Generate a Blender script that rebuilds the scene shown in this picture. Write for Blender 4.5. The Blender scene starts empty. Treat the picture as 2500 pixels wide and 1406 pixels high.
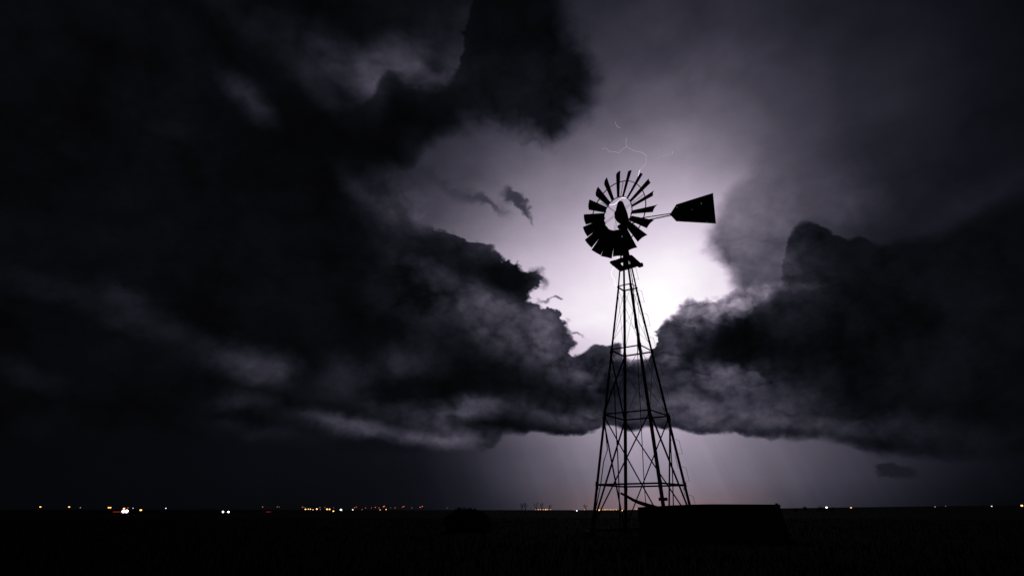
import bpy, bmesh, math, random
from mathutils import Vector, Matrix

# ------------------------------------------------------------------ camera
S = bpy.context.scene
C = S.collection
R = math.radians
EYE = 0.75                       # tripod set low in the grass
PITCH = R(20.37)
FPX = 2500 * 21.0 / 36.0         # 21 mm lens, measured on the 2500 px wide photograph
cam_d = bpy.data.cameras.new("camera")
cam_d.lens = 21.0
cam_d.sensor_width = 36.0
cam_d.clip_start = 0.05
cam_d.clip_end = 30000
cam = bpy.data.objects.new("camera", cam_d)
C.objects.link(cam)
cam.location = (0, 0, EYE)
cam.rotation_euler = (R(90) + PITCH, 0, 0)
S.camera = cam
S.view_settings.view_transform = 'Standard'
S.view_settings.look = 'None'
S.view_settings.exposure = 0
S.view_settings.gamma = 1
S.render.engine = 'CYCLES'
S.cycles.max_bounces = 4
S.cycles.use_denoising = False


def ray(px, py):
    """unit direction of a measured bearing"""
    x, y = (px - 1250) / FPX, (703 - py) / FPX
    v = Vector((x, math.cos(PITCH) - y * math.sin(PITCH), math.sin(PITCH) + y * math.cos(PITCH)))
    return v.normalized()


def azel(px, py):
    v = ray(px, py)
    return math.degrees(math.atan2(v.x, v.y)), math.degrees(math.asin(v.z))


def at(px, py, Y):
    """point on that bearing at ground distance Y (metres north of the camera)"""
    v = ray(px, py)
    return Vector((0, 0, EYE)) + v * (Y / v.y)


# ------------------------------------------------------------------ sky: storm clouds lit from inside by lightning
W = bpy.data.worlds.new("World")
S.world = W
W.use_nodes = True
T = W.node_tree
T.nodes.clear()
W.cycles.sampling_method = 'MANUAL'
W.cycles.sample_map_resolution = 256


def node(kind, **kw):
    n = T.nodes.new(kind)
    for k, v in kw.items():
        setattr(n, k, v)
    return n


class E:
    """a scalar socket with arithmetic"""
    def __init__(s, sock): s.s = sock

    @staticmethod
    def m(op, *a):
        n = node('ShaderNodeMath', operation=op)
        for i, v in enumerate(a):
            if isinstance(v, E): T.links.new(v.s, n.inputs[i])
            else: n.inputs[i].default_value = v
        return E(n.outputs[0])

    def __add__(s, o): return E.m('ADD', s, o)
    __radd__ = __add__
    def __sub__(s, o): return E.m('SUBTRACT', s, o)
    def __rsub__(s, o): return E.m('SUBTRACT', o, s)
    def __mul__(s, o): return E.m('MULTIPLY', s, o)
    __rmul__ = __mul__
    def __truediv__(s, o): return E.m('DIVIDE', s, o)


def vop(op, a, b=None, c=None):
    n = node('ShaderNodeVectorMath', operation=op)
    for i, v in enumerate((a, b, c)):
        if v is None: continue
        if op == 'SCALE' and i == 1:
            i = 3
        if isinstance(v, (tuple, Vector)): n.inputs[i].default_value = v
        elif isinstance(v, (int, float)): n.inputs[i].default_value = v
        else: T.links.new(v.s if isinstance(v, E) else v, n.inputs[i])
    return n.outputs['Value'] if op in ('DOT_PRODUCT', 'LENGTH') else n.outputs['Vector']


def vec(x, y, z=0.0):
    n = node('ShaderNodeCombineXYZ')
    for i, v in enumerate((x, y, z)):
        if isinstance(v, E): T.links.new(v.s, n.inputs[i])
        else: n.inputs[i].default_value = v
    return n.outputs[0]


def noise(v, scale, detail=5, rough=0.55, dist=0.0, lac=2.0):
    n = node('ShaderNodeTexNoise')
    T.links.new(v, n.inputs['Vector'])
    n.inputs['Scale'].default_value = scale
    n.inputs['Detail'].default_value = detail
    n.inputs['Roughness'].default_value = rough
    n.inputs['Lacunarity'].default_value = lac
    n.inputs['Distortion'].default_value = dist
    return E(n.outputs['Fac'])


def step(x, a, b, lo=0.0, hi=1.0, kind='SMOOTHSTEP'):
    n = node('ShaderNodeMapRange', interpolation_type=kind, clamp=True) if kind == 'LINEAR' else node('ShaderNodeMapRange', interpolation_type=kind)
    T.links.new(x.s, n.inputs['Value'])
    for k, v in (('From Min', a), ('From Max', b), ('To Min', lo), ('To Max', hi)):
        if isinstance(v, E): T.links.new(v.s, n.inputs[k])
        else: n.inputs[k].default_value = v
    return E(n.outputs['Result'])


def curve(x, pts, x0, x1, y0, y1, handle='AUTO_CLAMPED'):
    """a float curve through pts, x in x0..x1, y in y0..y1"""
    t = step(x, x0, x1, 0, 1, 'LINEAR')
    n = node('ShaderNodeFloatCurve')
    cm = n.mapping
    cm.extend = 'HORIZONTAL'
    c = cm.curves[0]
    q = sorted(((a - x0) / (x1 - x0), (b - y0) / (y1 - y0)) for a, b in pts)
    clean = [q[0]]
    for a, b in q[1:]:
        if a - clean[-1][0] > 1e-3: clean.append((a, b))
    c.points[0].location = clean[0]
    c.points[1].location = clean[-1]
    for a, b in clean[1:-1]: c.points.new(a, b)
    for p in c.points: p.handle_type = handle
    cm.update()
    T.links.new(t.s, n.inputs['Value'])
    return E(n.outputs[0]) * (y1 - y0) + y0


def mix(a, b, f):
    n = node('ShaderNodeMix', data_type='FLOAT')
    for i, v in ((0, f), (2, a), (3, b)):
        if isinstance(v, E): T.links.new(v.s, n.inputs[i])
        else: n.inputs[i].default_value = v
    return E(n.outputs[0])


tc = node('ShaderNodeTexCoord')
D = tc.outputs['Generated']                     # direction looked along
sp = node('ShaderNodeSeparateXYZ')
T.links.new(D, sp.inputs[0])
dx, dy, dz = (E(sp.outputs[i]) for i in range(3))
AZ0 = E.m('ARCTAN2', dx, dy) * 57.29578          # compass bearing from north, degrees
EL0 = E.m('ARCSINE', dz) * 57.29578              # height above the horizon, degrees
# clouds flatten towards the horizon: squash the noise space a little
Dq = vop('MULTIPLY', D, (1.0, 1.0, 1.35))

big = noise(Dq, 5.0, 3, 0.5)
big2 = noise(vop('ADD', Dq, (3.1, 1.7, 5.2)), 5.0, 3, 0.5)
med = noise(vop('ADD', Dq, (7.3, 2.2, 0.4)), 15.0, 6, 0.56, 0.25)
med2 = noise(vop('ADD', Dq, (1.9, 8.8, 4.4)), 15.0, 6, 0.56, 0.25)
fine = noise(vop('ADD', Dq, (4.7, 0.3, 9.1)), 46.0, 5, 0.6, 0.3)
# towards the flash
LD = ray(1590, 800)
tol = vop('SCALE', vop('NORMALIZE', vop('SUBTRACT', tuple(LD), D)), 0.012)
shA = noise(Dq, 16.0, 5, 0.52, 0.2)
shB = noise(vop('ADD', Dq, tol), 16.0, 5, 0.52, 0.2)
relief = shA - shB
shC = noise(vop('ADD', Dq, (2.2, 6.1, 3.3)), 44.0, 4, 0.55, 0.3)
shD = noise(vop('ADD', vop('ADD', Dq, (2.2, 6.1, 3.3)), vop('SCALE', tol, 0.45)), 44.0, 4, 0.55, 0.3)
relief2 = shC - shD

wx = (med - 0.5) * 3.2 + (big - 0.5) * 2.0
wy = (med2 - 0.5) * 2.6 + (big2 - 0.5) * 1.6
AZb, ELb = AZ0 + wx, EL0 + wy                    # softly warped bearing: veils and lit patches
AZs, ELs = AZ0 + wx * 0.3, EL0 + wy * 0.3


crumb = noise(vop('ADD', Dq, (0.6, 5.5, 2.8)), 30.0, 4, 0.52, 0.3)
crumb2 = noise(vop('ADD', Dq, (6.6, 1.5, 7.8)), 30.0, 4, 0.52, 0.3)
slow = noise(vop('ADD', Dq, (5.1, 3.9, 6.2)), 7.0, 6, 0.58, 0.2)


def cells(p, scale):
    """heaped round puffs with dark creases between them"""
    n = node('ShaderNodeTexVoronoi', feature='F1', voronoi_dimensions='2D')
    T.links.new(p, n.inputs['Vector'])
    n.inputs['Scale'].default_value = scale
    d = E(n.outputs['Distance'])
    return 0.22 - d * d


Q = vec(AZ0 + wx * 0.5 + (crumb - 0.5) * 1.7, (EL0 + wy * 0.5 + (crumb2 - 0.5) * 1.5) * 1.4)
puffL = cells(Q, 0.10) * 1.2 + cells(vop('ADD', Q, (3.3, 1.7, 0.0)), 0.24) * 1.0
puffS = cells(Q, 0.55) * 0.9 + cells(vop('ADD', Q, (7.3, 2.7, 0.0)), 1.25) * 0.5
puff = puffL + puffS

# --- the lit veil behind the clouds: rows of brightness measured against bearing and height
VX = [-100, 0, 400, 800, 1000, 1150, 1300, 1450, 1600, 1750, 1900, 2100, 2300, 2500, 2600]
VY = [-60, 0, 150, 300, 420, 560, 680, 790, 900, 1060, 1150, 1240, 1300]
VT = [
    [.02, .03, .04, .06, .08, .09, .11, .12, .13, .13, .11, .10, .07, .04, .03],
    [.02, .03, .04, .06, .08, .09, .11, .13, .15, .15, .13, .11, .08, .05, .03],
    [.02, .03, .05, .10, .13, .15, .17, .21, .25, .25, .20, .14, .10, .065, .05],
    [.02, .03, .05, .09, .12, .18, .26, .34, .38, .37, .28, .165, .11, .075, .055],
    [.03, .04, .06, .11, .16, .27, .42, .53, .60, .55, .37, .18, .115, .08, .06],
    [.04, .05, .08, .14, .22, .37, .58, .74, .84, .82, .52, .23, .13, .08, .06],
    [.04, .05, .10, .25, .40, .60, .78, .91, .95, .94, .60, .25, .13, .08, .06],
    [.04, .05, .10, .25, .40, .60, .82, .95, 1.03, .98, .60, .25, .13, .08, .06],
    [.04, .05, .10, .20, .35, .50, .60, .80, .97, .70, .45, .22, .13, .08, .06],
    [.02, .03, .04, .06, .09, .18, .35, .52, .66, .54, .38, .24, .13, .06, .04],
    [.02, .03, .04, .055, .07, .13, .31, .46, .59, .49, .36, .22, .11, .045, .03],
    [.02, .03, .035, .045, .06, .10, .22, .36, .45, .37, .25, .15, .07, .03, .02],
    [.02, .03, .035, .045, .06, .10, .22, .36, .44, .36, .24, .14, .07, .03, .02],
]


def bil(xs, ys, tab, x, y):
    x = min(max(x, xs[0]), xs[-1] - 1e-6); y = min(max(y, ys[0]), ys[-1] - 1e-6)
    i = max(k for k in range(len(xs) - 1) if xs[k] <= x)
    j = max(k for k in range(len(ys) - 1) if ys[k] <= y)
    u = (x - xs[i]) / (xs[i + 1] - xs[i]); v = (y - ys[j]) / (ys[j + 1] - ys[j])
    a = tab[j][i] * (1 - u) + tab[j][i + 1] * u
    b = tab[j + 1][i] * (1 - u) + tab[j + 1][i + 1] * u
    return a * (1 - v) + b * v


def topx(az, el):
    a, e = R(az), R(el)
    v = Vector((math.sin(a) * math.cos(e), math.cos(a) * math.cos(e), math.sin(e)))
    zc = v.y * math.cos(PITCH) + v.z * math.sin(PITCH)
    yc = v.z * math.cos(PITCH) - v.y * math.sin(PITCH)
    return 1250 + FPX * v.x / zc, 703 - FPX * yc / zc


ROWS = [-3, 0, 2.5, 5, 8, 11, 14, 17, 20, 23, 26.5, 30, 35, 40, 47]
AZS = [-53 + 106 * k / 29 for k in range(30)]
veil = None
for i, el in enumerate(ROWS):
    row = curve(AZs, [(a, bil(VX, VY, VT, *topx(a, el))) for a in AZS], -53, 53, 0, 1.1)
    lo = ROWS[i - 1] if i else el - 1
    hi = ROWS[i + 1] if i + 1 < len(ROWS) else el + 1
    w = E.m('MINIMUM', step(ELs, lo, el, 0, 1, 'LINEAR') if i else 1.0,
            step(ELs, el, hi, 1, 0, 'LINEAR') if i + 1 < len(ROWS) else 1.0)
    veil = w * row if veil is None else E.m('MULTIPLY_ADD', w, row, veil)


def blobs(items, base, ax, ey):
    """soft patches (bearing point, half-width px, half-height px, tilt, amount) added to base"""
    p = vec(ax, ey)
    acc = base
    for (x, y, rx, ry, rot, amp) in items:
        a, e = azel(x, y)
        a1, _ = azel(x + 10, y); _, e1 = azel(x, y - 10)
        n = node('ShaderNodeMapping', vector_type='TEXTURE')
        T.links.new(p, n.inputs['Vector'])
        n.inputs['Location'].default_value = (a, e, 0)
        n.inputs['Rotation'].default_value = (0, 0, R(rot))
        n.inputs['Scale'].default_value = (rx * abs(a1 - a) / 10, ry * abs(e1 - e) / 10, 1)
        g = node('ShaderNodeTexGradient', gradient_type='SPHERICAL')
        T.links.new(n.outputs[0], g.inputs[0])
        acc = acc + step(E(g.outputs['Fac']), 0, 1, 0, amp)
    return acc


# --- brightness of the cloud surfaces themselves
PATCH = [
    # upper left deck
    (985, 165, 200, 80, 5, .15), (1070, 180, 90, 40, 0, .05), (830, 130, 200, 70, -15, .05), (700, 110, 250, 70, -15, .05), (905, 215, 70, 60, -50, .06), (1200, 120, 240, 160, 0, .06),(1250, 250, 260, 120, 0, .07),
    (610, 250, 110, 42, -32, .10), (800, 250, 150, 40, -30, .05), (910, 260, 60, 70, -40, .08),
    (420, 330, 200, 50, -10, .02), (100, 330, 160, 60, 20, .015),
    (1290, 330, 260, 90, 0, .05), (1400, 120, 160, 180, 0, .05), (1420, 300, 90, 70, 0, .12),
    # grey bay left of the wheel
    (1090, 500, 200, 75, -10, .26), (1010, 475, 120, 70, -30, .10), (930, 530, 140, 50, -30, .06),
    (880, 470, 140, 40, -25, .05), (1070, 385, 110, 60, -20, .13), (1180, 560, 110, 50, -30, .12),
    # nose cloud and billows beneath it
    (1120, 610, 210, 70, -25, .09), (1150, 645, 190, 40, -25, -.05), (1250, 675, 100, 40, -20, -.05), (1330, 690, 60, 30, 0, .08),
    (1090, 680, 130, 28, -20, .09), (1000, 650, 130, 40, -25, .06), (1170, 735, 210, 40, -10, .13), (1280, 775, 130, 70, -30, .10),
    (1180, 795, 160, 50, -30, .09), (1360, 800, 70, 100, 0, .15), (1000, 750, 180, 70, -25, .07),
    (1280, 850, 240, 70, -25, .10), (990, 880, 110, 60, 0, .09), (1380, 880, 110, 80, 0, .09), (1450, 910, 100, 50, 0, .16),
    (1300, 1000, 260, 40, -6, .09), (1420, 1030, 130, 36, 0, .13),
    # low lit shelf, left
    (1120, 998, 110, 36, 10, .22), (1010, 1000, 140, 26, 0, .11), (1090, 1064, 190, 44, -8, .24), (930, 1052, 180, 26, -8, .12),
    (790, 1030, 180, 34, -10, .085), (860, 1040, 80, 26, 0, .05), (640, 1060, 150, 30, -5, .06),
    (570, 980, 90, 26, 0, .055), (610, 885, 150, 60, -18, .13), (690, 895, 60, 45, -40, .06), (500, 870, 150, 50, -15, .035),
    (350, 770, 200, 55, -18, .055), (300, 730, 100, 30, -15, .035), (150, 720, 180, 40, -18, .03), (850, 920, 90, 60, -20, .09),
    (780, 950, 240, 40, -12, .025), (40, 900, 140, 40, -15, .03),
    # right side
    (1800, 560, 160, 260, 20, .22), (1870, 680, 180, 90, 0, .13), (1850, 420, 160, 140, 30, .14), (2000, 450, 260, 240, 20, .08),
    (2080, 480, 90, 50, 40, .06), (2300, 520, 220, 50, 20, .035),
    (1755, 760, 120, 50, 0, .24), (1690, 742, 70, 26, 0, .10), (1632, 876, 40, 22, 0, .30), (1720, 760, 200, 70, 15, .20), (1800, 730, 130, 60, 10, .10), (1650, 790, 110, 80, 0, .16), (1630, 860, 110, 60, 0, .18),
    (1790, 905, 120, 45, 0, .20), (1670, 940, 150, 60, 0, .16), (1850, 950, 200, 90, -10, .11), (1780, 1010, 220, 50, -5, .13),
    (1950, 1040, 250, 40, -6, .09), (1900, 620, 90, 80, 0, .05), (1640, 1010, 150, 50, 0, .07), (2150, 1050, 300, 50, -8, .05),
    (1540, 885, 110, 26, 0, .22), (1500, 940, 130, 60, 0, .06), (1550, 1000, 200, 50, 0, .08), (2200, 850, 500, 260, 0, .025),
]
tone = blobs([(x, y, rx * 1.3, ry * 1.35, r_, a_ * .9) for x, y, rx, ry, r_, a_ in PATCH], 0.037, AZb, ELb)
away = vop('LENGTH', vop('SUBTRACT', tuple(LD), D))
near = step(E(away), 0.08, 0.55, 1.0, 0.30)
tex = E.m('MULTIPLY_ADD', (relief * 1.4 + relief2 * 0.5), near, 1.0) + (shA - 0.5) * 0.45 + puffL * 0.55 + puffS * step(E(away), 0.08, 0.5, 0.55, 0.22) + (slow - 0.5) * 1.3
tex = E.m('MAXIMUM', tex, 0.35)

# --- ragged edge displacement, degrees
rag = (med - 0.5) * 2.8 + (crumb - 0.5) * 2.2 + (fine - 0.5) * 0.5 - puffL * 0.7 - puffS * 0.8
rag2 = (med2 - 0.5) * 2.4 + (crumb2 - 0.5) * 2.2 + (fine - 0.5) * 0.5 - puffL * 0.7 - puffS * 0.8
AZe, ELe = AZ0 + rag * 0.8, EL0 + rag2 * 0.8      # ragged bearing for crisp cloud edges


def xedge(pts, el, lo=-53, hi=53):
    """bearing of a cloud's side as a function of height"""
    q = [(azel(x, y)[1], azel(x, y)[0]) for x, y in pts]
    return curve(el, q, -2, 52, lo, hi)


def yedge(pts, az):
    """height of a cloud's top or base as a function of bearing"""
    return curve(az, [azel(x, y) for x, y in pts], -53, 53, -5, 56)


# flat base of the cloud band
b8 = yedge([(-200, 1075), (300, 1060), (600, 1062), (700, 1056), (850, 1080), (1000, 1088), (1150, 1094), (1212, 1084), (1228, 1062), (1300, 1056), (1380, 1062), (1450, 1054), (1478, 1040),
            (1530, 1046), (1600, 1046), (1700, 1053), (1760, 1056), (1850, 1066), (2000, 1062), (2100, 1082), (2200, 1092), (2600, 1110)], AZ0)
softb = step(E.m('ABSOLUTE', AZ0 - azel(1550, 1000)[0]), 4.0, 26.0, 0.3, 1.7)
base8 = step((EL0 - b8 + rag2 * 0.34) / softb, -0.6, 0.9)
# grey bank on the right
e1 = xedge([(2080, 0), (2000, 130), (1900, 270), (1850, 325), (1838, 380), (1815, 430), (1765, 480), (1738, 540), (1725, 580),
            (1745, 620), (1778, 665), (1785, 720), (1790, 800), (1800, 1000), (1800, 1240)], ELs + rag2 * 0.3)
m1 = step(AZs + rag * 0.4 - e1, -0.9, 1.5) * step(EL0, 21.0, 34.0, 1.0, 0.0) * base8
# dark towering cloud on the right
t2 = yedge([(1700, 1240), (1880, 1240), (1896, 760), (1905, 690), (1912, 625), (1922, 582), (1942, 553), (1965, 544), (1995, 543), (2022, 560),
            (2048, 578), (2068, 590), (2100, 578), (2135, 592), (2200, 582), (2290, 572), (2360, 535), (2440, 500), (2600, 450)], AZ0 + rag * 0.42)
soft2 = step(AZ0, azel(2050, 600)[0], azel(2500, 600)[0], 0.35, 1.3)
m2 = step((t2 - EL0 - rag2 * 0.4) / soft2, -0.6, 1.0) * base8
# paler cumulus below the bright gap, right, then the dark one in front of it
t3 = yedge([(1400, 1240), (1580, 1240), (1592, 850), (1605, 800), (1640, 768), (1660, 745), (1682, 728), (1702, 727), (1740, 733), (1762, 714), (1800, 704),
            (1850, 690), (1920, 690), (2000, 690), (2600, 690)], AZe)
m3 = step(t3 - ELe, -0.25, 0.5) * base8
t4 = yedge([(1400, 1240), (1570, 1240), (1590, 860), (1602, 818), (1617, 790), (1637, 774), (1662, 764), (1690, 768), (1712, 812), (1762, 826), (1802, 816),
            (1840, 785), (1852, 735), (1900, 713), (2000, 706), (2060, 680), (2600, 600)], AZe)
b4 = yedge([(1400, 870), (1600, 905), (1660, 895), (1720, 885), (1780, 862), (1850, 890), (1900, 925), (2000, 980), (2150, 1010), (2600, 1060)], AZe)
m4 = step(t4 - ELe, -0.15, 0.5) * step(ELe - b4, -0.6, 0.9)
# the great dark deck on the left: upper deck, then the nose and billows below the grey bay
e5 = xedge([(1385, 0), (1400, 60), (1430, 120), (1462, 190), (1450, 225), (1442, 262), (1415, 285), (1392, 320), (1365, 350), (1340, 380), (1320, 420), (1300, 1240)], ELs + rag2 * 0.5)
b5 = yedge([(-200, 900), (700, 700), (850, 560), (960, 470), (1020, 410), (1060, 352), (1120, 322), (1200, 314), (1290, 330), (1345, 356), (1400, 366), (2600, 366)], AZs + rag * 0.5)
m5 = step(e5 - AZs - rag * 0.6, -1.5, 2.6) * step(ELs + rag2 * 0.6 - b5, -1.0, 2.0)
e5b = xedge([(900, 0), (960, 300), (1000, 400), (1030, 470), (1040, 520), (1060, 545), (1090, 560), (1150, 578), (1196, 602),
            (1222, 626), (1256, 642), (1284, 664), (1330, 684), (1322, 694), (1294, 706), (1312, 742), (1342, 758), (1376, 768),
            (1390, 800), (1386, 840), (1404, 868), (1432, 890), (1460, 920), (1470, 1240)], ELe)
soft5 = curve(EL0, [(azel(1200, y)[1], v) for y, v in ((0, 6), (400, 5.5), (500, 4.0), (545, 2.0), (570, 1.0), (620, .6), (700, .45), (760, .4), (850, .35), (1000, .5))], -2, 52, 0, 8)
m5b = step((e5b - AZe) / soft5, -0.6, 1.0)
# darker heaped cloud hanging inside the upper deck
t11 = yedge([(-200, 600), (300, 420), (500, 330), (650, 300), (760, 262), (860, 262), (912, 222), (934, 188), (962, 181), (990, 198), (1020, 212), (1062, 206), (1100, 194), (1118, 165),
             (1132, 110), (1150, 40), (1180, -60), (2600, -200)], AZe)
m11 = step((t11 - ELe) / step(AZ0, azel(500, 300)[0], azel(900, 200)[0], 3.5, 0.8), -0.6, 1.0)
# band closing the gap, with small dark heads on it
t10 = yedge([(-200, 1000), (1200, 940), (1330, 900), (1400, 874), (1440, 862), (1490, 852), (1525, 872), (1560, 872), (1600, 868), (1700, 860), (2600, 860)], AZe)
m10 = step(t10 - ELe, -0.2, 0.45)
m6 = step(blobs([(1432, 866, 50, 40, 8, 1.0), (1476, 860, 60, 34, 0, 1.0), (1405, 885, 50, 36, 0, .8)], 0.0, AZe, ELe), 0.2, 0.7)
# scraps drifting in front of the glow
m7 = step(blobs([(1085, 455, 120, 44, -28, .9), (1250, 487, 60, 30, -38, .9), (1278, 520, 50, 20, -55, .8), (1165, 478, 90, 36, -20, .8), (1215, 510, 70, 30, -30, .5), (1310, 680, 60, 34, -20, .9),
                 (1415, 262, 80, 44, -30, .8), (1335, 731, 60, 12, 0, .8), (1366, 727, 14, 16, 60, .7), (1398, 802, 44, 12, -30, .8)], 0.0, AZe, ELe), 0.1, 1.05, 0, 0.75)
# scrap of cloud low on the right
m9 = step(blobs([(2195, 1150, 90, 34, -8, 1.0), (2165, 1135, 40, 24, 0, .7)], 0.0, AZ0 + rag * 0.5, EL0 + rag2 * 0.25), 0.2, 0.8, 0, 0.6)

bank = blobs([(1780, 620, 400, 330, 0, .17), (1900, 480, 440, 360, 20, .11), (1800, 560, 200, 180, 0, .05), (2080, 480, 130, 90, 40, .05), (1870, 690, 200, 100, 0, .05), (2330, 520, 260, 70, 20, .03)], 0.075, AZb, ELb)
light = E.m('MAXIMUM', tone, 0.032)
shaft = noise(vec((AZ0 + EL0 * 0.35) * 0.45, 0.0), 1.0, 3, 0.55)
V = veil * (1.0 + (big - 0.5) * 0.25 + ((slow - 0.5) * 0.7 + puffL * 0.10) * step(E(away), 0.15, 0.5, 0.15, 1.0) * step(EL0, 5.0, 9.0) + (shaft - 0.5) * 0.2 * step(EL0, 4.0, 8.0, 1.0, 0.0))
V = mix(V, bank * (1.0 + (tex - 1.0) * 0.35), m1)
V = mix(V, (light * 0.62 + 0.012) * tex, m2)
V = mix(V, light * tex, m3)
V = mix(V, light * tex, m10 * base8)
V = mix(V, (light * 0.62 + 0.012) * tex, m4)
V = mix(V, light * tex * (1.0 - m11 * step(ELs, azel(1000, 480)[1], azel(1000, 330)[1], 0.0, 0.55)), E.m('MAXIMUM', m5, m5b) * base8)
V = mix(V, 0.18 * tex, m6)
V = mix(V, light * 0.7 + veil * 0.22, m7)
V = mix(V, 0.07, m9)
V = E.m('MAXIMUM', V, 0.014)

# --- value to light, and the violet cast of the flash
lin = E.m('POWER', (V + 0.055) / 1.055, 2.4)
rmp = node('ShaderNodeValToRGB')
T.links.new(V.s, rmp.inputs[0])
cr = rmp.color_ramp
cr.elements[0].position = 0.0
cr.elements[0].color = (0.74, 0.84, 1.0, 1)
cr.elements[1].position = 1.0
cr.elements[1].color = (1.0, 0.96, 1.0, 1)
for p, c in ((0.04, (0.78, 0.88, 1.30, 1)), (0.09, (0.84, 0.90, 1.46, 1)), (0.16, (0.92, 0.90, 1.36, 1)), (0.35, (1.02, 0.90, 1.20, 1)), (0.6, (1.05, 0.905, 1.155, 1)), (0.85, (1.05, 0.91, 1.09, 1))):
    e = cr.elements.new(p); e.color = c
# town glow on the horizon
ga = azel(1600, 1240)[0]
glow = step(E.m('ABSOLUTE', AZ0 - ga), 0, 13, 1, 0) * step(EL0, 0.0, 3.2, 1, 0)
cover = E.m('MAXIMUM', E.m('MAXIMUM', m2, m4), E.m('MAXIMUM', m5, m5b) * base8)
tm_ = node('ShaderNodeMix', data_type='RGBA')
T.links.new((cover * 0.25 * step(V, 0.05, 0.3, 1, 0)).s, tm_.inputs[0])
T.links.new(rmp.outputs[0], tm_.inputs[6])
tm_.inputs[7].default_value = (1.0, 0.92, 1.16, 1)
colr = vop('SCALE', tm_.outputs[2], lin)
warm = vop('SCALE', (0.075, 0.022, 0.0), glow)
bg = node('ShaderNodeBackground')
T.links.new(vop('ADD', colr, warm), bg.inputs['Color'])
bg.inputs['Strength'].default_value = 1.0
out = node('ShaderNodeOutputWorld')
T.links.new(bg.outputs[0], out.inputs[0])

# ------------------------------------------------------------------ materials
MATS = {}


def mat(name, col, rough=0.8, metal=0.0, vary=0.35, scale=6.0, bump=0.0):
    if name in MATS: return MATS[name]
    m = bpy.data.materials.new(name)
    m.use_nodes = True
    nt = m.node_tree
    b = nt.nodes['Principled BSDF']
    tcn = nt.nodes.new('ShaderNodeTexCoord')
    nz = nt.nodes.new('ShaderNodeTexNoise')
    nz.inputs['Scale'].default_value = scale
    nz.inputs['Detail'].default_value = 6
    nt.links.new(tcn.outputs['Object'], nz.inputs['Vector'])
    r = nt.nodes.new('ShaderNodeValToRGB')
    r.color_ramp.elements[0].position = 0.3
    r.color_ramp.elements[1].position = 0.7
    r.color_ramp.elements[0].color = [c * (1 - vary) for c in col] + [1]
    r.color_ramp.elements[1].color = [min(1, c * (1 + vary)) for c in col] + [1]
    nt.links.new(nz.outputs['Fac'], r.inputs[0])
    nt.links.new(r.outputs[0], b.inputs['Base Color'])
    b.inputs['Roughness'].default_value = rough
    b.inputs['Metallic'].default_value = metal
    if bump:
        bp = nt.nodes.new('ShaderNodeBump')
        bp.inputs['Strength'].default_value = bump
        nt.links.new(nz.outputs['Fac'], bp.inputs['Height'])
        nt.links.new(bp.outputs[0], b.inputs['Normal'])
    MATS[name] = m
    return m


def glowmat(name, col, strength):
    if name in MATS: return MATS[name]
    m = bpy.data.materials.new(name)
    m.use_nodes = True
    nt = m.node_tree
    nt.nodes.clear()
    e = nt.nodes.new('ShaderNodeEmission')
    e.inputs[0].default_value = (*col, 1)
    e.inputs[1].default_value = strength
    o = nt.nodes.new('ShaderNodeOutputMaterial')
    nt.links.new(e.outputs[0], o.inputs[0])
    MATS[name] = m
    return m


steel = mat('galvanised_steel', (0.16, 0.16, 0.165), 0.75, 0.0, 0.4, 9)
rust = mat('rusted_steel', (0.10, 0.065, 0.045), 0.85, 0.0, 0.5, 12)
blade_m = mat('blade_sheet', (0.15, 0.15, 0.155), 0.7, 0.0, 0.35, 5)
wood = mat('weathered_wood', (0.10, 0.085, 0.07), 0.9, 0.0, 0.4, 14)
tank_m = mat('tank_steel', (0.16, 0.15, 0.14), 0.85, 0.0, 0.5, 4)
leaf_m = mat('scrub_leaf', (0.045, 0.055, 0.03), 0.9, 0, 0.4, 3)
bark_m = mat('bark', (0.07, 0.055, 0.045), 0.9, 0, 0.4, 6)
soil_m = mat('prairie_soil', (0.02, 0.02, 0.015), 1.0, 0, 0.5, 0.6, 0.2)
grass_m = mat('dry_grass', (0.022, 0.023, 0.016), 0.95, 0, 0.4, 2)
paint_m = mat('car_paint', (0.08, 0.085, 0.095), 0.4, 0, 0.1, 3)
glass_m = mat('car_glass', (0.02, 0.022, 0.025), 0.2, 0, 0.1, 3)
tyre_m = mat('tyre_rubber', (0.02, 0.02, 0.02), 0.9, 0, 0.2, 8)
for m_ in (soil_m, grass_m, leaf_m): m_.node_tree.nodes['Principled BSDF'].inputs['Specular IOR Level'].default_value = 0.03
pole_m = mat('lamp_pole', (0.12, 0.12, 0.12), 0.8, 0, 0.2, 3)
bolt_m = glowmat('lightning', (1.0, 0.84, 1.0), 1.3)
bolt_dim = glowmat('lightning_faint', (1.0, 0.84, 1.0), 0.50)
# bullet holes let the sky through the tail sheet
vane_m = bpy.data.materials.new('tail_sheet')
vane_m.use_nodes = True
nt = vane_m.node_tree
b = nt.nodes['Principled BSDF']
b.inputs['Base Color'].default_value = (0.14, 0.14, 0.145, 1)
b.inputs['Roughness'].default_value = 0.7
tcn = nt.nodes.new('ShaderNodeTexCoord')
vo = nt.nodes.new('ShaderNodeTexVoronoi'); vo.inputs['Scale'].default_value = 24
nt.links.new(tcn.outputs['Object'], vo.inputs['Vector'])
nz = nt.nodes.new('ShaderNodeTexNoise'); nz.inputs['Scale'].default_value = 2.2; nz.inputs['Detail'].default_value = 2
nt.links.new(tcn.outputs['Object'], nz.inputs['Vector'])
mr = nt.nodes.new('ShaderNodeMapRange')
for k, v in (('From Min', 0.5), ('From Max', 0.75), ('To Min', 0.0), ('To Max', 0.34)): mr.inputs[k].default_value = v
nt.links.new(nz.outputs['Fac'], mr.inputs['Value'])
lt = nt.nodes.new('ShaderNodeMath'); lt.operation = 'LESS_THAN'
nt.links.new(vo.outputs['Distance'], lt.inputs[0]); nt.links.new(mr.outputs[0], lt.inputs[1])
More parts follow.
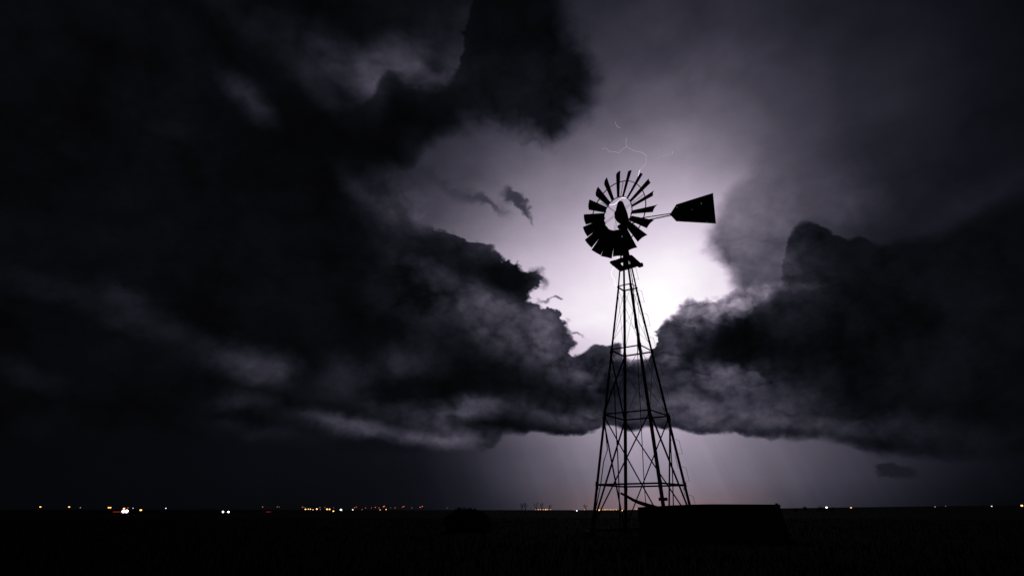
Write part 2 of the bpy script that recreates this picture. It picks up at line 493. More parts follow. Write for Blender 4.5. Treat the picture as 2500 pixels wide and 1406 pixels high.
tr = nt.nodes.new('ShaderNodeBsdfTransparent')
mx = nt.nodes.new('ShaderNodeMixShader')
nt.links.new(lt.outputs[0], mx.inputs[0]); nt.links.new(b.outputs[0], mx.inputs[1]); nt.links.new(tr.outputs[0], mx.inputs[2])
nt.links.new(mx.outputs[0], nt.nodes['Material Output'].inputs[0])


# ------------------------------------------------------------------ mesh helpers
def obj(name, bm, m, parent=None, loc=None, smooth=False):
    me = bpy.data.meshes.new(name)
    bmesh.ops.recalc_face_normals(bm, faces=bm.faces)
    bm.to_mesh(me); bm.free()
    for mm in (m if isinstance(m, (list, tuple)) else [m]): me.materials.append(mm)
    if smooth:
        for p in me.polygons: p.use_smooth = True
    o = bpy.data.objects.new(name, me)
    C.objects.link(o)
    if parent:
        o.parent = parent
    if loc is not None: o.location = loc
    return o


def tag(o, label, cat, group=None):
    o['label'] = label; o['category'] = cat
    if group: o['group'] = group
    return o


def thing(name, loc, label, cat, group=None, rz=0.0):
    o = bpy.data.objects.new(name, None)
    C.objects.link(o)
    o.location = loc
    o.rotation_euler = (0, 0, rz)
    o.empty_display_size = 0.3
    return tag(o, label, cat, group)


def frame_of(a, b, up=Vector((0, 0, 1))):
    d = (b - a).normalized()
    if abs(d.dot(up)) > 0.98: up = Vector((0, 1, 0)) if abs(d.y) < 0.9 else Vector((1, 0, 0))
    u = d.cross(up).normalized(); v = u.cross(d).normalized()
    return d, u, v


def sweep(bm, a, b, prof_a, prof_b=None, up=Vector((0, 0, 1)), uv=None, mi=0):
    """prism from a to b with a 2-D profile at each end"""
    d, u, v = frame_of(a, b, up)
    if uv: u, v = uv
    prof_b = prof_b or prof_a
    A = [bm.verts.new(a + u * p[0] + v * p[1]) for p in prof_a]
    B = [bm.verts.new(b + u * p[0] + v * p[1]) for p in prof_b]
    n = len(A)
    fs = [bm.faces.new((A[i], A[(i + 1) % n], B[(i + 1) % n], B[i])) for i in range(n)]
    fs.append(bm.faces.new(A[::-1])); fs.append(bm.faces.new(B))
    for f in fs: f.material_index = mi


def circ(r, n=8): return [(r * math.cos(2 * math.pi * k / n), r * math.sin(2 * math.pi * k / n)) for k in range(n)]
def rect(w, h): return [(-w / 2, -h / 2), (w / 2, -h / 2), (w / 2, h / 2), (-w / 2, h / 2)]
def angle(w, t): return [(0, 0), (w, 0), (w, t), (t, t), (t, w), (0, w)]


def rod(bm, a, b, r, r2=None, n=7): sweep(bm, Vector(a), Vector(b), circ(r, n), circ(r2 if r2 else r, n))


def pathrod(bm, pts, r, n=6, taper=None):
    """one tube bent through several points"""
    pts = [Vector(p) for p in pts]
    rings = []
    for i, p in enumerate(pts):
        a = pts[max(0, i - 1)]; c = pts[min(len(pts) - 1, i + 1)]
        d, u, v = frame_of(a, c)
        rr = r if taper is None else r + (taper - r) * i / (len(pts) - 1)
        rings.append([bm.verts.new(p + u * x + v * y) for x, y in circ(rr, n)])
    for A, B in zip(rings, rings[1:]):
        for i in range(n): bm.faces.new((A[i], A[(i + 1) % n], B[(i + 1) % n], B[i]))
    bm.faces.new(rings[0][::-1]); bm.faces.new(rings[-1])


def box(bm, lo, hi):
    x0, y0, z0 = lo; x1, y1, z1 = hi
    v = [bm.verts.new(p) for p in ((x0, y0, z0), (x1, y0, z0), (x1, y1, z0), (x0, y1, z0), (x0, y0, z1), (x1, y0, z1), (x1, y1, z1), (x0, y1, z1))]
    for f in ((0, 1, 2, 3), (4, 5, 6, 7), (0, 1, 5, 4), (1, 2, 6, 5), (2, 3, 7, 6), (3, 0, 4, 7)): bm.faces.new([v[i] for i in f])


def ball(bm, c, r, seg=8, ring=6, mi=0):
    res = bmesh.ops.create_uvsphere(bm, u_segments=seg, v_segments=ring, radius=r, matrix=Matrix.Translation(c))
    for f in {f for v in res['verts'] for f in v.link_faces}: f.material_index = mi


def lathe(bm, prof, n=20):
    rings = [[bm.verts.new((r * math.cos(2 * math.pi * k / n), r * math.sin(2 * math.pi * k / n), z)) for k in range(n)] for r, z in prof]
    for A, B in zip(rings, rings[1:]):
        for i in range(n): bm.faces.new((A[i], A[(i + 1) % n], B[(i + 1) % n], B[i]))
    bm.faces.new(rings[0][::-1]); bm.faces.new(rings[-1])


# ------------------------------------------------------------------ ground: open prairie dipping into a wide shallow valley
def sm(x, a, b):
    t = min(1, max(0, (x - a) / (b - a)))
    return t * t * (3 - 2 * t)


HZ = [(-50, 0.6), (-25, 1.4), (-8, 0.2), (6, 0.2), (12, 1.0), (20, 3.0), (30, 6.5), (40, 9.5), (50, 10)]


def horizon_px(az):
    az = min(max(az, -50), 50)
    for (a, x), (b, y) in zip(HZ, HZ[1:]):
        if a <= az <= b: return x + (y - x) * (az - a) / (b - a)
    return 0.0


def ground_z(x, y):
    r = math.hypot(x, y)
    az = math.degrees(math.atan2(x, y))
    z = -6.0 * sm(r, 40, 900)
    hz = EYE + horizon_px(az) / 1659 * 3000
    z = z + (hz + 6.0) * sm(r, 1300, 3000)
    und = 0.05 * math.sin(x * 0.31 + 1.3) * math.sin(y * 0.23) + 0.03 * math.sin(x * 0.9 + y * 0.7)
    return z + und * (1 - sm(r, 20, 60)) * sm(r, 1, 8) - (max(0, r - 3000)) * 0.003


bm = bmesh.new()
radii = [0.0] + [0.6 * 1.105 ** k for k in range(96)]
radii = [r for r in radii if r < 8000] + [9000]
NA = 240
prev = None
for r in radii:
    if r == 0:
        prev = [bm.verts.new((0, 0, ground_z(0, 0.001)))]
        continue
    ringv = []
    for k in range(NA):
        a = 2 * math.pi * k / NA
        x, y = r * math.sin(a), r * math.cos(a)
        ringv.append(bm.verts.new((x, y, ground_z(x, y))))
    if len(prev) == 1:
        for k in range(NA): bm.faces.new((prev[0], ringv[k], ringv[(k + 1) % NA]))
    else:
        for k in range(NA): bm.faces.new((prev[k], ringv[k], ringv[(k + 1) % NA], prev[(k + 1) % NA]))
    prev = ringv
g = obj('ground', bm, soil_m, smooth=True)
g['kind'] = 'structure'

rnd = random.Random(4)
bm = bmesh.new()
for _ in range(26000):
    r = 3.0 + 60 * rnd.random() ** 1.4
    a = R(rnd.uniform(-43, 43))
    x, y = r * math.sin(a), r * math.cos(a)
    h = rnd.uniform(0.05, 0.20) * (1.25 if rnd.random() < 0.1 else 1)
    z = ground_z(x, y) - 0.01
    t = rnd.uniform(0, 6.28); lean = rnd.uniform(0.0, 0.1)
    w = 0.006 + 0.006 * rnd.random() + r * 0.0002
    px, py = math.cos(t) * w, math.sin(t) * w
    lx, ly = math.cos(t + 1.2) * lean, math.sin(t + 1.2) * lean
    v = [bm.verts.new(p) for p in ((x - px, y - py, z), (x + px, y + py, z), (x + lx * .4 + px * .6, y + ly * .4 + py * .6, z + h * .6), (x + lx, y + ly, z + h))]
    bm.faces.new(v[:3]); bm.faces.new((v[0], v[2], v[3]))
gr = obj('grass', bm, grass_m)
gr['kind'] = 'stuff'
gr['label'] = 'short dark prairie grass covering the ground'

# ------------------------------------------------------------------ the windmill
TX, TY = 4.577, 22.2
PHI = R(10.0)


def half_diag(z):                       # distance of a leg from the axis at height z
    return max(0.085, (3.643 - 0.343 * (z - EYE)) / 2)


def corner(k, z, extra=0.0):            # k: 0 right, 1 far, 2 left, 3 near
    a = PHI + k * math.pi / 2
    r = half_diag(z) + extra
    return Vector((math.cos(a) * r, math.sin(a) * r, z))


mill = thing('windpump', (TX, TY, 0), 'tall steel lattice farm windmill with many-bladed wheel and tail, black against the lightning', 'windmill')
RINGS = [EYE + 0.80, EYE + 3.24, EYE + 5.67, EYE + 8.26]
ZTOP = EYE + 10.45
# four angle-iron legs, lighter above the third ring
for k in range(4):
    bm = bmesh.new()
    a = PHI + k * math.pi / 2
    inw = Vector((-math.cos(a), -math.sin(a), 0))
    tan = Vector((-math.sin(a), math.cos(a), 0))
    u = (inw + tan).normalized(); v = (inw - tan).normalized()
    zs = [(-0.15, .098), (RINGS[0], .096), (RINGS[1], .088), (RINGS[2], .08), (RINGS[3], .06), (ZTOP, .045)]
    for (z0, w0), (z1, w1) in zip(zs, zs[1:]):
        sweep(bm, corner(k, z0), corner(k, z1 + (0.001 if z1 < ZTOP else 0)), angle(w0, .012), angle(w0 * .985, .012), uv=(u, v))
    for z in RINGS[:3]:                  # splice plates
        p = corner(k, z)
        sweep(bm, p - Vector((0, 0, .13)) - inw * .006, p + Vector((0, 0, .13)) - inw * .006, angle(.10, .016), uv=(u, v))
    leg = obj('leg', bm, steel, mill)
    bm = bmesh.new()
    lathe(bm, [(.20, -0.1), (.20, .05), (.17, .07)], 12)
    obj('footing', bm, tank_m, leg, loc=corner(k, 0.0))
# horizontal girts
for zi, z in enumerate([0.10] + RINGS):
    for k in range(4):
        bm = bmesh.new()
        w = (.055, .058, .05, .05, .045)[zi]
        sweep(bm, corner(k, z), corner((k + 1) % 4, z), rect(.014, w) if zi == 0 else angle(w, .010))
        obj('girt', bm, rust if zi == 0 else steel, mill)
# cross braces: bars low down, rods above
def brace(a, b, r, flat=False, sag=0.0):
    bm = bmesh.new()
    if sag:
        m = (a + b) / 2 + Vector((0, 0, -sag))
        pathrod(bm, [a, a.lerp(m, .5) + Vector((0, 0, -sag * .25)), m, m.lerp(b, .5) + Vector((0, 0, -sag * .25)), b], r)
    elif flat: sweep(bm, a, b, angle(r * 2.2, .008))
    else: rod(bm, a, b, r)
    obj('brace', bm, steel, mill)


for k in range(4):
    j = (k + 1) % 4
    # long angle-bar crosses from the second ring down to the footings
    brace(corner(k, 0.05), corner(j, RINGS[1] - .05), .021, True)
    brace(corner(j, 0.05), corner(k, RINGS[1] - .05), .021, True)
    r2 = .020 if k == 1 else .008
    brace(corner(k, RINGS[1] + .05), corner(j, RINGS[2] - .04), r2, k == 1)
    brace(corner(j, RINGS[1] + .05), corner(k, RINGS[2] - .04), r2, k == 1)
    brace(corner(k, RINGS[2] + .05), corner(j, RINGS[3] - .04), .006)
    brace(corner(j, RINGS[2] + .05), corner(k, RINGS[3] - .04), .006)
    # long tie rods over the two upper bays
    if k in (0, 2):
        brace(corner(k, RINGS[2] + .3), corner(j, RINGS[2] + 1.5), .005)


def loc(px, py, Y=TY):                   # measured point on the plane through the tower axis, in the mill's own space
    return at(px, py, Y) - Vector((TX, TY, 0))


# sucker rod hanging from the head to the well, with its swivel
bm = bmesh.new()
rodpts = [Vector((.03, 0, ZTOP + .1)), loc(1545, 690), loc(1551, 762), loc(1555, 803), loc(1558, 900), loc(1563, 990), loc(1573, 1187), loc(1577, 1232), loc(1578, 1290)]
pathrod(bm, rodpts, .014)
pr = obj('pump_rod', bm, rust, mill)
bm = bmesh.new()
rod(bm, loc(1549, 758), loc(1551, 774), .03, .045)
rod(bm, loc(1551, 774), loc(1553, 801), .055, .05)
obj('swivel', bm, rust, pr)
# stay pipes standing inside the frame, a little bent
for pts, r in (([(1500, 938, 23.0), (1503, 1030, 23.0), (1508, 1110, 23.0), (1511, 1185, 23.0), (1514, 1290, 23.0)], .022),
               ([(1635, 1012, 22.5), (1638, 1100, 22.5), (1642, 1157, 22.5), (1644, 1235, 22.5), (1645, 1292, 22.5)], .02),
               ([(1476, 1030, 22.0), (1483, 1098, 22.0), (1474, 1125, 22.0), (1466, 1185, 21.9), (1453, 1250, 21.8)], .017)):
    bm = bmesh.new()
    pathrod(bm, [loc(x, y, Y) for x, y, Y in pts], r)
    obj('stay_pipe', bm, steel, mill)
# wire step loops climbing the right-hand leg, alternating sides
legdir = (corner(0, 8) - corner(0, 1)).normalized()
side = Vector((1, 0, 0))
zstep = .75
i = 0
while zstep < RINGS[3] + .4:
    p = corner(0, zstep); q = corner(0, zstep + .46)
    s = 1 if i % 2 == 0 else -1
    o1 = side * (.15 * s if s > 0 else -.13)
    bm = bmesh.new()
    pathrod(bm, [p + side * .02 * s, p + o1 + Vector((0, 0, -.01)), q + o1 + Vector((0, 0, .0)), q + side * .02 * s + Vector((0, 0, .05))], .0075, 5)
    obj('step_loop', bm, steel, mill)
    i += 1
    zstep += .47 if s > 0 else .49
# clamp on the near leg
bm = bmesh.new()
p = corner(3, EYE + .33)
box(bm, p + Vector((-.13, -.07, -.05)), p + Vector((.13, .09, .05)))
bmesh.ops.bevel(bm, geom=bm.edges[:], offset=.02, segments=1)
obj('leg_clamp', bm, rust, mill)

# maintenance platform: a frame of planks round the mast, tipped a little
ZP = EYE + 9.30
plat = bpy.data.objects.new('platform', None); C.objects.link(plat); plat.parent = mill
plat.location = (0, 0, ZP)
plat.rotation_euler = (Matrix.Rotation(R(-5), 3, Vector((math.cos(PHI), math.sin(PHI), 0))) @ Matrix.Rotation(PHI + R(45), 3, 'Z')).to_euler()
plat['label'] = 'small tilted plank platform round the tower top'
for sx, sy, lx, ly in ((0, -.345, .96, .27), (0, .345, .96, .27), (-.345, 0, .27, .418), (.345, 0, .27, .418)):
    bm = bmesh.new()
    box(bm, (sx - lx / 2, sy - ly / 2, -.035), (sx + lx / 2, sy + ly / 2, .035))
    bmesh.ops.bevel(bm, geom=bm.edges[:], offset=.03, segments=2)
    obj('plank', bm, wood, plat)
for sx in (-.34, .34):
    bm = bmesh.new()
    box(bm, (sx - .03, -.44, -.10), (sx + .03, .44, -.037))
    obj('joist', bm, wood, plat)
bm = bmesh.new()
box(bm, (.485, -.50, -.05), (.60, -.30, .09))
bmesh.ops.bevel(bm, geom=bm.edges[:], offset=.025, segments=1)
obj('bracket', bm, rust, plat)

# mast, turntable and gear case
bm = bmesh.new()
rod(bm, (0, 0, EYE + 9.1), (0, 0, EYE + 11.2), .07, .06, 10)
obj('mast_pipe', bm, steel, mill)
bm = bmesh.new()
lathe(bm, [(.10, -.06), (.21, -.05), (.22, 0), (.12, .03)], 14)
obj('turntable', bm, rust, mill, loc=(-.02, 0, EYE + 10.96))

HZT = EYE + 11.43                        # shaft height
psi = math.atan2(-.66, -.75)           # the wheel faces this way: towards the camera and to its left
N = Vector((math.cos(psi), math.sin(psi), 0))
SIDE = Vector((0, 0, 1)).cross(N).normalized()
bm = bmesh.new()
# gear case: rounded oil bath below, tapering hood above
lathe(bm, [(.05, -.42), (.17, -.40), (.26, -.30), (.285, -.18), (.27, -.06), (.225, .10), (.175, .26), (.13, .40), (.10, .47), (.06, .48)], 16)
for v in bm.verts:
    v.co.x *= 1.0; v.co.y *= .82
    v.co.x += .02 + .05 * (v.co.z < -.2)
gear = obj('gear_case', bm, rust, mill, loc=(-.06, 0, EYE + 11.56), smooth=True)
gear.scale = (1, 1, 1.12)
bm = bmesh.new()
rod(bm, N * .05, N * .36, .045, .045, 10)
obj('shaft', bm, steel, gear, loc=(0, 0, -.12))

# wheel
HUB = N * .30 + Vector((0, 0, HZT))
wheel = bpy.data.objects.new('wheel', None); C.objects.link(wheel); wheel.parent = mill
wheel.location = HUB
wheel.rotation_euler = Matrix((SIDE, Vector((0, 0, 1)), N)).transposed().to_euler()   # local z is the axle


def polar(r, a, z=0.0): return Vector((r * math.cos(a), r * math.sin(a), z))


def ring(r, t, z, name):
    bm = bmesh.new()
    n = 72
    vs = [[bm.verts.new(polar(r + cx, 2 * math.pi * k / n, z + cy)) for cx, cy in ((-t, -.016), (t, -.016), (t, .016), (-t, .016))] for k in range(n)]
    for k in range(n):
        A, B = vs[k], vs[(k + 1) % n]
        for i in range(4): bm.faces.new((A[i], A[(i + 1) % 4], B[(i + 1) % 4], B[i]))
    obj(name, bm, steel, wheel)


RO, RI, RT = 1.41, .735, 1.86
ring(RO, .014, 0, 'outer_ring')
ring(RI, .012, 0, 'inner_ring')
bm = bmesh.new()
lathe(bm, [(.05, -.10), (.11, -.09), (.12, .0), (.11, .09), (.06, .12)], 14)
obj('hub', bm, rust, wheel)
for k in range(6):
    bm = bmesh.new()
    a = k * math.pi / 3 + .21
    rod(bm, polar(.09, a + .25, .07), polar(RO, a, 0), .007, .007, 5)
    rod(bm, polar(.09, a - .25, -.07), polar(RO, a + .05, 0), .007, .007, 5)
    obj('spoke', bm, steel, wheel)
NB = 18
BETA = R(29)
PITCHSIGN = -1
rb = random.Random(2)
for k in range(NB):
    a = 2 * math.pi * (k + .3) / NB
    bm = bmesh.new()
    beta = BETA + R(rb.uniform(-5, 5))
    a += R(rb.uniform(-1.4, 1.4)); rt = RT + rb.uniform(-.035, .02)
    rows = []
    for i in range(7):
        r = RI - .02 + (rt - RI + .02) * i / 6
        ch = .25 + (.46 - .25) * i / 6
        row = []
        for j in range(7):
            s = (j / 6 - .5) * ch
            camber = .055 * ch * (1 - (2 * j / 6 - 1) ** 2) * 2
            er = polar(1, a); et = Vector((-er.y, er.x, 0)); ez = Vector((0, 0, 1))
            along = et * math.cos(beta) + ez * math.sin(beta) * PITCHSIGN
            nrm = ez * math.cos(beta) - et * math.sin(beta) * PITCHSIGN
            row.append(bm.verts.new(er * r + along * s + nrm * (camber - .03)))
        rows.append(row)
    for A, B in zip(rows, rows[1:]):
        for j in range(6): bm.faces.new((A[j], A[j + 1], B[j + 1], B[j]))
    bl = obj('blade', bm, blade_m, wheel)
    md = bl.modifiers.new('thickness', 'SOLIDIFY'); md.thickness = .003

# tail, swung round towards the camera's right
TD = Vector((.9478, -.3188, 0))
TAILZ = EYE + 11.0


def tailp(s, h): return Vector((TD.x * s, TD.y * s, TAILZ + h))


tail = bpy.data.objects.new('tail', None); C.objects.link(tail); tail.parent = mill
bm = bmesh.new()
outline = [(1.90, 0.183), (2.19, .588), (3.64, .855), (3.60, -.498), (2.12, -.162)]
O2 = []
for i, p in enumerate(outline):
    O2.append(p)
n_v = Vector((-TD.y, TD.x, 0))
A = [bm.verts.new(tailp(*p) + n_v * .004) for p in O2]
B = [bm.verts.new(tailp(*p) - n_v * .004) for p in O2]
bm.faces.new(A); bm.faces.new(B[::-1])
for i in range(len(A)): bm.faces.new((A[i], A[(i + 1) % len(A)], B[(i + 1) % len(A)], B[i]))
vane = obj('vane', bm, vane_m, tail)
bm = bmesh.new()
for s in (2.3, 3.4):
    bm = bmesh.new()
    sweep(bm, tailp(s, -.12) + n_v * .018, tailp(s, .52) + n_v * .018, rect(.03, .02))
    obj('vane_rib', bm, steel, vane)
for h0, h1, s0, r in ((.20, .22, .20, .021), (.0, .15, -.10, .024)):
    bm = bmesh.new()
    rod(bm, tailp(s0, h0), tailp(2.05, h1), r)
    obj('tail_arm', bm, steel, tail)
bm = bmesh.new()
for s in (.32, .62):
    f = lambda h0, h1, s0: h0 + (h1 - h0) * (s - s0) / (2.05 - s0)
    rod(bm, tailp(s, f(.20, .22, .20)), tailp(s, f(.0, .15, -.10)), .014)
rod(bm, tailp(.12, .12), tailp(.95, .20), .014)
obj('tail_lattice', bm, steel, tail)
bm = bmesh.new()
pathrod(bm, [tailp(-.22, -.01), tailp(-.05, -.005), tailp(.30, .03)], .022)
obj('tail_hinge', bm, rust, tail)

# ------------------------------------------------------------------ stock tank with battered wall, and the pole lying on it
TKY = 17.0
base_t = at(1735, 1240, TKY)
tank = thing('stock_tank', (base_t.x, TKY, 0), 'low black stock tank with a sagging rim beside the windmill tower', 'water tank')
prof = [(1557, 1238.2), (1572, 1237), (1596, 1236), (1640, 1233.2), (1690, 1231.2), (1735, 1230.4), (1790, 1230.6), (1850, 1231), (1903, 1231.2)]
depth = 1.7
bm = bmesh.new()
topf = [at(x, y, TKY) - Vector((base_t.x, TKY, 0)) for x, y in prof]
th = .09
rng = random.Random(8)


def wallring(off, y0, y1, grow):
    """front row, right side, back row, left side; returns top points in order"""
    pts = [Vector((p.x + (grow if i == 0 else -grow if i == len(topf) - 1 else 0), y0, p.z)) for i, p in enumerate(topf)]
    pts += [Vector((p.x + (grow if i == len(topf) - 1 else -grow if i == 0 else 0) * 0 + (grow if i == 0 else -grow if i == len(topf) - 1 else 0), y1, p.z + .01)) for i, p in reversed(list(enumerate(topf)))]
    return pts


outer = wallring(0, 0, depth, 0)
inner = wallring(0, th, depth - th, th)
for p in outer + inner: p.x += p.y * .30      # the tank stands a little askew
ot = [bm.verts.new(p) for p in outer]
it = [bm.verts.new(p - Vector((0, 0, .002))) for p in inner]
ob = []
cx = (outer[0].x + outer[8].x) / 2
for p in outer:                          # walls flare outwards to the ground
    q = Vector((p.x, p.y, -.05))
    if abs(p.x - p.y * .30 - topf[-1].x) < .02: q.x += .16
    if p.y < .01: q.y -= .05
    ob.append(bm.verts.new(q))
ib = [bm.verts.new((p.x, p.y, .12)) for p in inner]
n = len(ot)
for i in range(n):
    j = (i + 1) % n
    bm.faces.new((ob[i], ob[j], ot[j], ot[i]))
    bm.faces.new((ot[i], ot[j], it[j], it[i]))
    bm.faces.new((it[i], it[j], ib[j], ib[i]))
bm.faces.new(ib)
obj('tank_wall', bm, tank_m, tank)
bm = bmesh.new()
pathrod(bm, [p + Vector((0, -.02, -.03)) for p in topf], .035, 8)
obj('rim_pipe', bm, rust, tank)
bm = bmesh.new()
p = topf[-1]
box(bm, (p.x - .10, -.03, p.z + .002), (p.x - .05, .03, p.z + .035))
obj('rim_bracket', bm, rust, tank)

pole = thing('fallen_pole', at(1575, 1226, TKY - .1), 'splintered pole leaning up over the left end of the tank', 'wooden pole')
pb = at(1575, 1226, TKY - .1)
bm = bmesh.new()
pathrod(bm, [at(1515, 1203, TKY - .15) - pb, at(1530, 1210.5, TKY - .14) - pb, at(1545, 1219.5, TKY - .13) - pb, at(1560, 1226, TKY - .12) - pb, at(1580, 1232.5, TKY - .1) - pb, at(1604, 1240, TKY - .12) - pb, at(1660, 1262, TKY - .3) - pb, at(1700, 1330, TKY - .5) - pb], .028, 8, taper=.07)
obj('pole_shaft', bm, wood, pole, smooth=True)


# ------------------------------------------------------------------ plants
def leafball(bm, c, rx, ry, rz, n, s, rn, lump=.25):
    for _ in range(n):
        d = Vector((rn.gauss(0, 1), rn.gauss(0, 1), rn.gauss(0, 1))).normalized()
        k = (rn.random() ** .35) * (1 + lump * math.sin(d.x * 5 + c.x) * math.sin(d.z * 6 + d.y * 4))
        p = c + Vector((d.x * rx * k, d.y * ry * k, d.z * rz * k))
        if p.z < -.02: continue
        u = Vector((rn.gauss(0, 1), rn.gauss(0, 1), rn.gauss(0, 1))).normalized()
        w = u.orthogonal().normalized()
        bm.faces.new([bm.verts.new(p + q) for q in (u * s, w * s * .5, -u * s, -w * s * .5)])


def bush(px, py, Y, w, h, label, cat='bush', name='bush', n=1500, s=.035, group=None, seed=1):
    rn = random.Random(seed)
    c = at(px, py, Y)
    z = ground_z(c.x, Y)
    t = thing(name, (c.x, Y, z), label, cat, group)
    bm = bmesh.new()
    leafball(bm, Vector((0, 0, h * .30)), w * .5, w * .5, h * .68, n, s, rn, .12)
    for q in range(5):
        leafball(bm, Vector((rn.uniform(-.33, .33) * w, rn.uniform(-.2, .2) * w, h * rn.uniform(.45, .7))), w * .2, w * .2, h * .24, n // 8, s, rn)
    obj('foliage', bm, leaf_m, t)
    bm = bmesh.new()
    for q in range(6):
        a = q * 1.05
        pathrod(bm, [(0, 0, 0), (math.cos(a) * w * .15, math.sin(a) * w * .15, h * .3), (math.cos(a) * w * .3, math.sin(a) * w * .3, h * .6)], .012 * h + .008, 5, taper=.006 * h)
    obj('stem', bm, bark_m, t)
    return t


c0 = at(1140, 1237, 24)
bush(1141, 1260, 24.0, 1.75, c0.z - .0, 'low rounded black shrub standing alone in the grass, breaking the horizon', n=5200, s=.045, seed=3)


def bare_tree(px, top, Y, label, seed, spread=1.0, trunks=1):
    rn = random.Random(seed)
    b = at(px, 1244, Y); z = ground_z(b.x, Y)
    H = at(px, top - 3, Y).z - z
    t = thing('bare_tree', (b.x, Y, z), label, 'tree', 'faint bare trees on the horizon')
    tb = bmesh.new(); cb = bmesh.new()

    def grow(p, d, L, r, lev):
        q = p + d * L
        pathrod(tb if lev == 0 else cb, [p, p.lerp(q, .5) + Vector((rn.uniform(-.03, .03), 0, 0)) * L, q], r, 5, taper=r * .65)
        if lev >= 4: return
        for _ in range(3 if lev else 4):
            nd = (d + Vector((rn.uniform(-.55, .55) * spread, rn.uniform(-.5, .5), rn.uniform(.0, .35)))).normalized()
            grow(p.lerp(q, rn.uniform(.55, 1.0)), nd, L * rn.uniform(.5, .72), r * .55, lev + 1)
    for k in range(trunks):
        grow(Vector((rn.uniform(-.5, .5) * (trunks - 1), 0, -.1)), Vector((rn.uniform(-.12, .12), rn.uniform(-.1, .1), 1)).normalized(), H * .45, H * .02, 0)
    obj('trunk', tb, bark_m, t); obj('crown', cb, bark_m, t)


bare_tree(1273, 1224, 420, 'wispy bare tree at the left end of the thin tree line under the clouds', 1, .8)
bare_tree(1281, 1226, 425, 'slim bare tree second from the left in the thin tree line', 2, .7)
bare_tree(1310, 1222, 415, 'tallest bare tree, straight above the left end of the short row of orange lights', 3, .7)
bare_tree(1325, 1226, 430, 'leaning bare tree above the middle of the short row of orange lights', 4, 1.0)
bare_tree(1340, 1229, 425, 'low bare tree above the right end of the short row of orange lights', 5, .9)
bare_tree(1430, 1229, 440, 'small spreading bare tree just left of the windmill legs', 6, 1.3)

for i, (px, w, top, lab) in enumerate([(1944, 8, 1238.5, 'smallest low dark tree clump beyond the right end of the tank'),
                                       (1966, 11, 1234.5, 'round dark tree standing alone beyond the right end of the tank'),
                                       (2006, 20, 1234, 'wide dark tree directly left of the bright white yard light on the right'),
                                       (2032, 9, 1235.5, 'narrow dark tree just right of the bright white yard light')]):
    Y = 700
    b = at(px, 1244, Y); z = ground_z(b.x, Y)
    H = at(px, top, Y).z - z; wd = w / FPX * Y * 1.08
    t = thing('leafy_tree', (b.x, Y, z), lab, 'tree', 'dark trees on the right horizon')
    bm = bmesh.new(); rn = random.Random(20 + i)
    for q in range(7):
        leafball(bm, Vector((rn.uniform(-.32, .32) * wd, rn.uniform(-.3, .3) * wd, H * rn.uniform(.55, .82))), wd * .24, wd * .24, H * .17, 90, .35, rn)
    obj('crown', bm, leaf_m, t)
    bm = bmesh.new(); rod(bm, (0, 0, -.2), (0, 0, H * .7), .25, .12); obj('trunk', bm, bark_m, t)

# ------------------------------------------------------------------ lights on the plain
COL = {'orange': ((1.0, .42, .10), 3.2), 'amber': ((1.0, .55, .22), 2.6), 'white': ((1.0, .92, .84), 3.0), 'cool': ((.75, .88, 1.0), 2.6),
       'red': ((1.0, .17, .07), 1.15), 'dim': ((.9, .45, .3), .5), 'dimwhite': ((.6, .65, .7), .9)}
ORD = ['leftmost', 'second from the left', 'third from the left', 'fourth from the left', 'fifth from the left', 'sixth from the left', 'seventh from the left',
       'eighth from the left', 'ninth from the left', 'tenth from the left', 'eleventh from the left', 'twelfth from the left', 'thirteenth from the left',
       'fourteenth from the left', 'fifteenth from the left', 'sixteenth from the left', 'seventeenth from the left', 'eighteenth from the left', 'nineteenth from the left', 'twentieth from the left',
       'twenty-first from the left', 'twenty-second from the left', 'twenty-third from the left', 'twenty-fourth from the left', 'twenty-fifth from the left', 'rightmost']
LAMPS = {}


def lamp(name, px, py, d, kind, size, label, cat, group, power=1.0):
    """a pole with a lamp head on top; size is the head's width in metres"""
    p = at(px, py, d)
    z = ground_z(p.x, d)
    key = (kind, power)
    hm = glowmat('lamp_%s_%d' % (kind, round(power * 100)), COL[kind][0], COL[kind][1] * power)
    H = max(.3, p.z - z)
    t = thing(name, (p.x, d, z), label, cat, group)
    bm = bmesh.new()
    rod(bm, (0, 0, -.1), (0, 0, H), .09, .05, 6)
    rod(bm, (0, 0, H - .05), (0, -size * .3, H), .04, .04, 5)
    obj('pole', bm, pole_m, t)
    bm = bmesh.new()
    r = size * .43
    lathe(bm, [(r * .5, -r * .62), (r * .87, -r * .35), (r, 0), (r * .87, r * .35), (r * .5, r * .62)], 12)
    obj('lamp_head', bm, hm, t, loc=(0, -size * .4, H))
    return t


def row(name, items, d, cat, group, noun, where):
    items = sorted(items)
    n = len(items)
    for i, (px, py, kind, size, power) in enumerate(items):
        o = 'rightmost' if i == n - 1 and n > 1 else ORD[i]
        adj = {'orange': 'orange', 'amber': 'amber', 'white': 'white', 'cool': 'cold white', 'red': 'red', 'dim': 'dim', 'dimwhite': 'dim white'}[kind]
        lamp(name, px, py, d + (i % 4) * 12, kind, size, '%s %s, %s %s' % (adj, noun, o, where), cat, group, power)


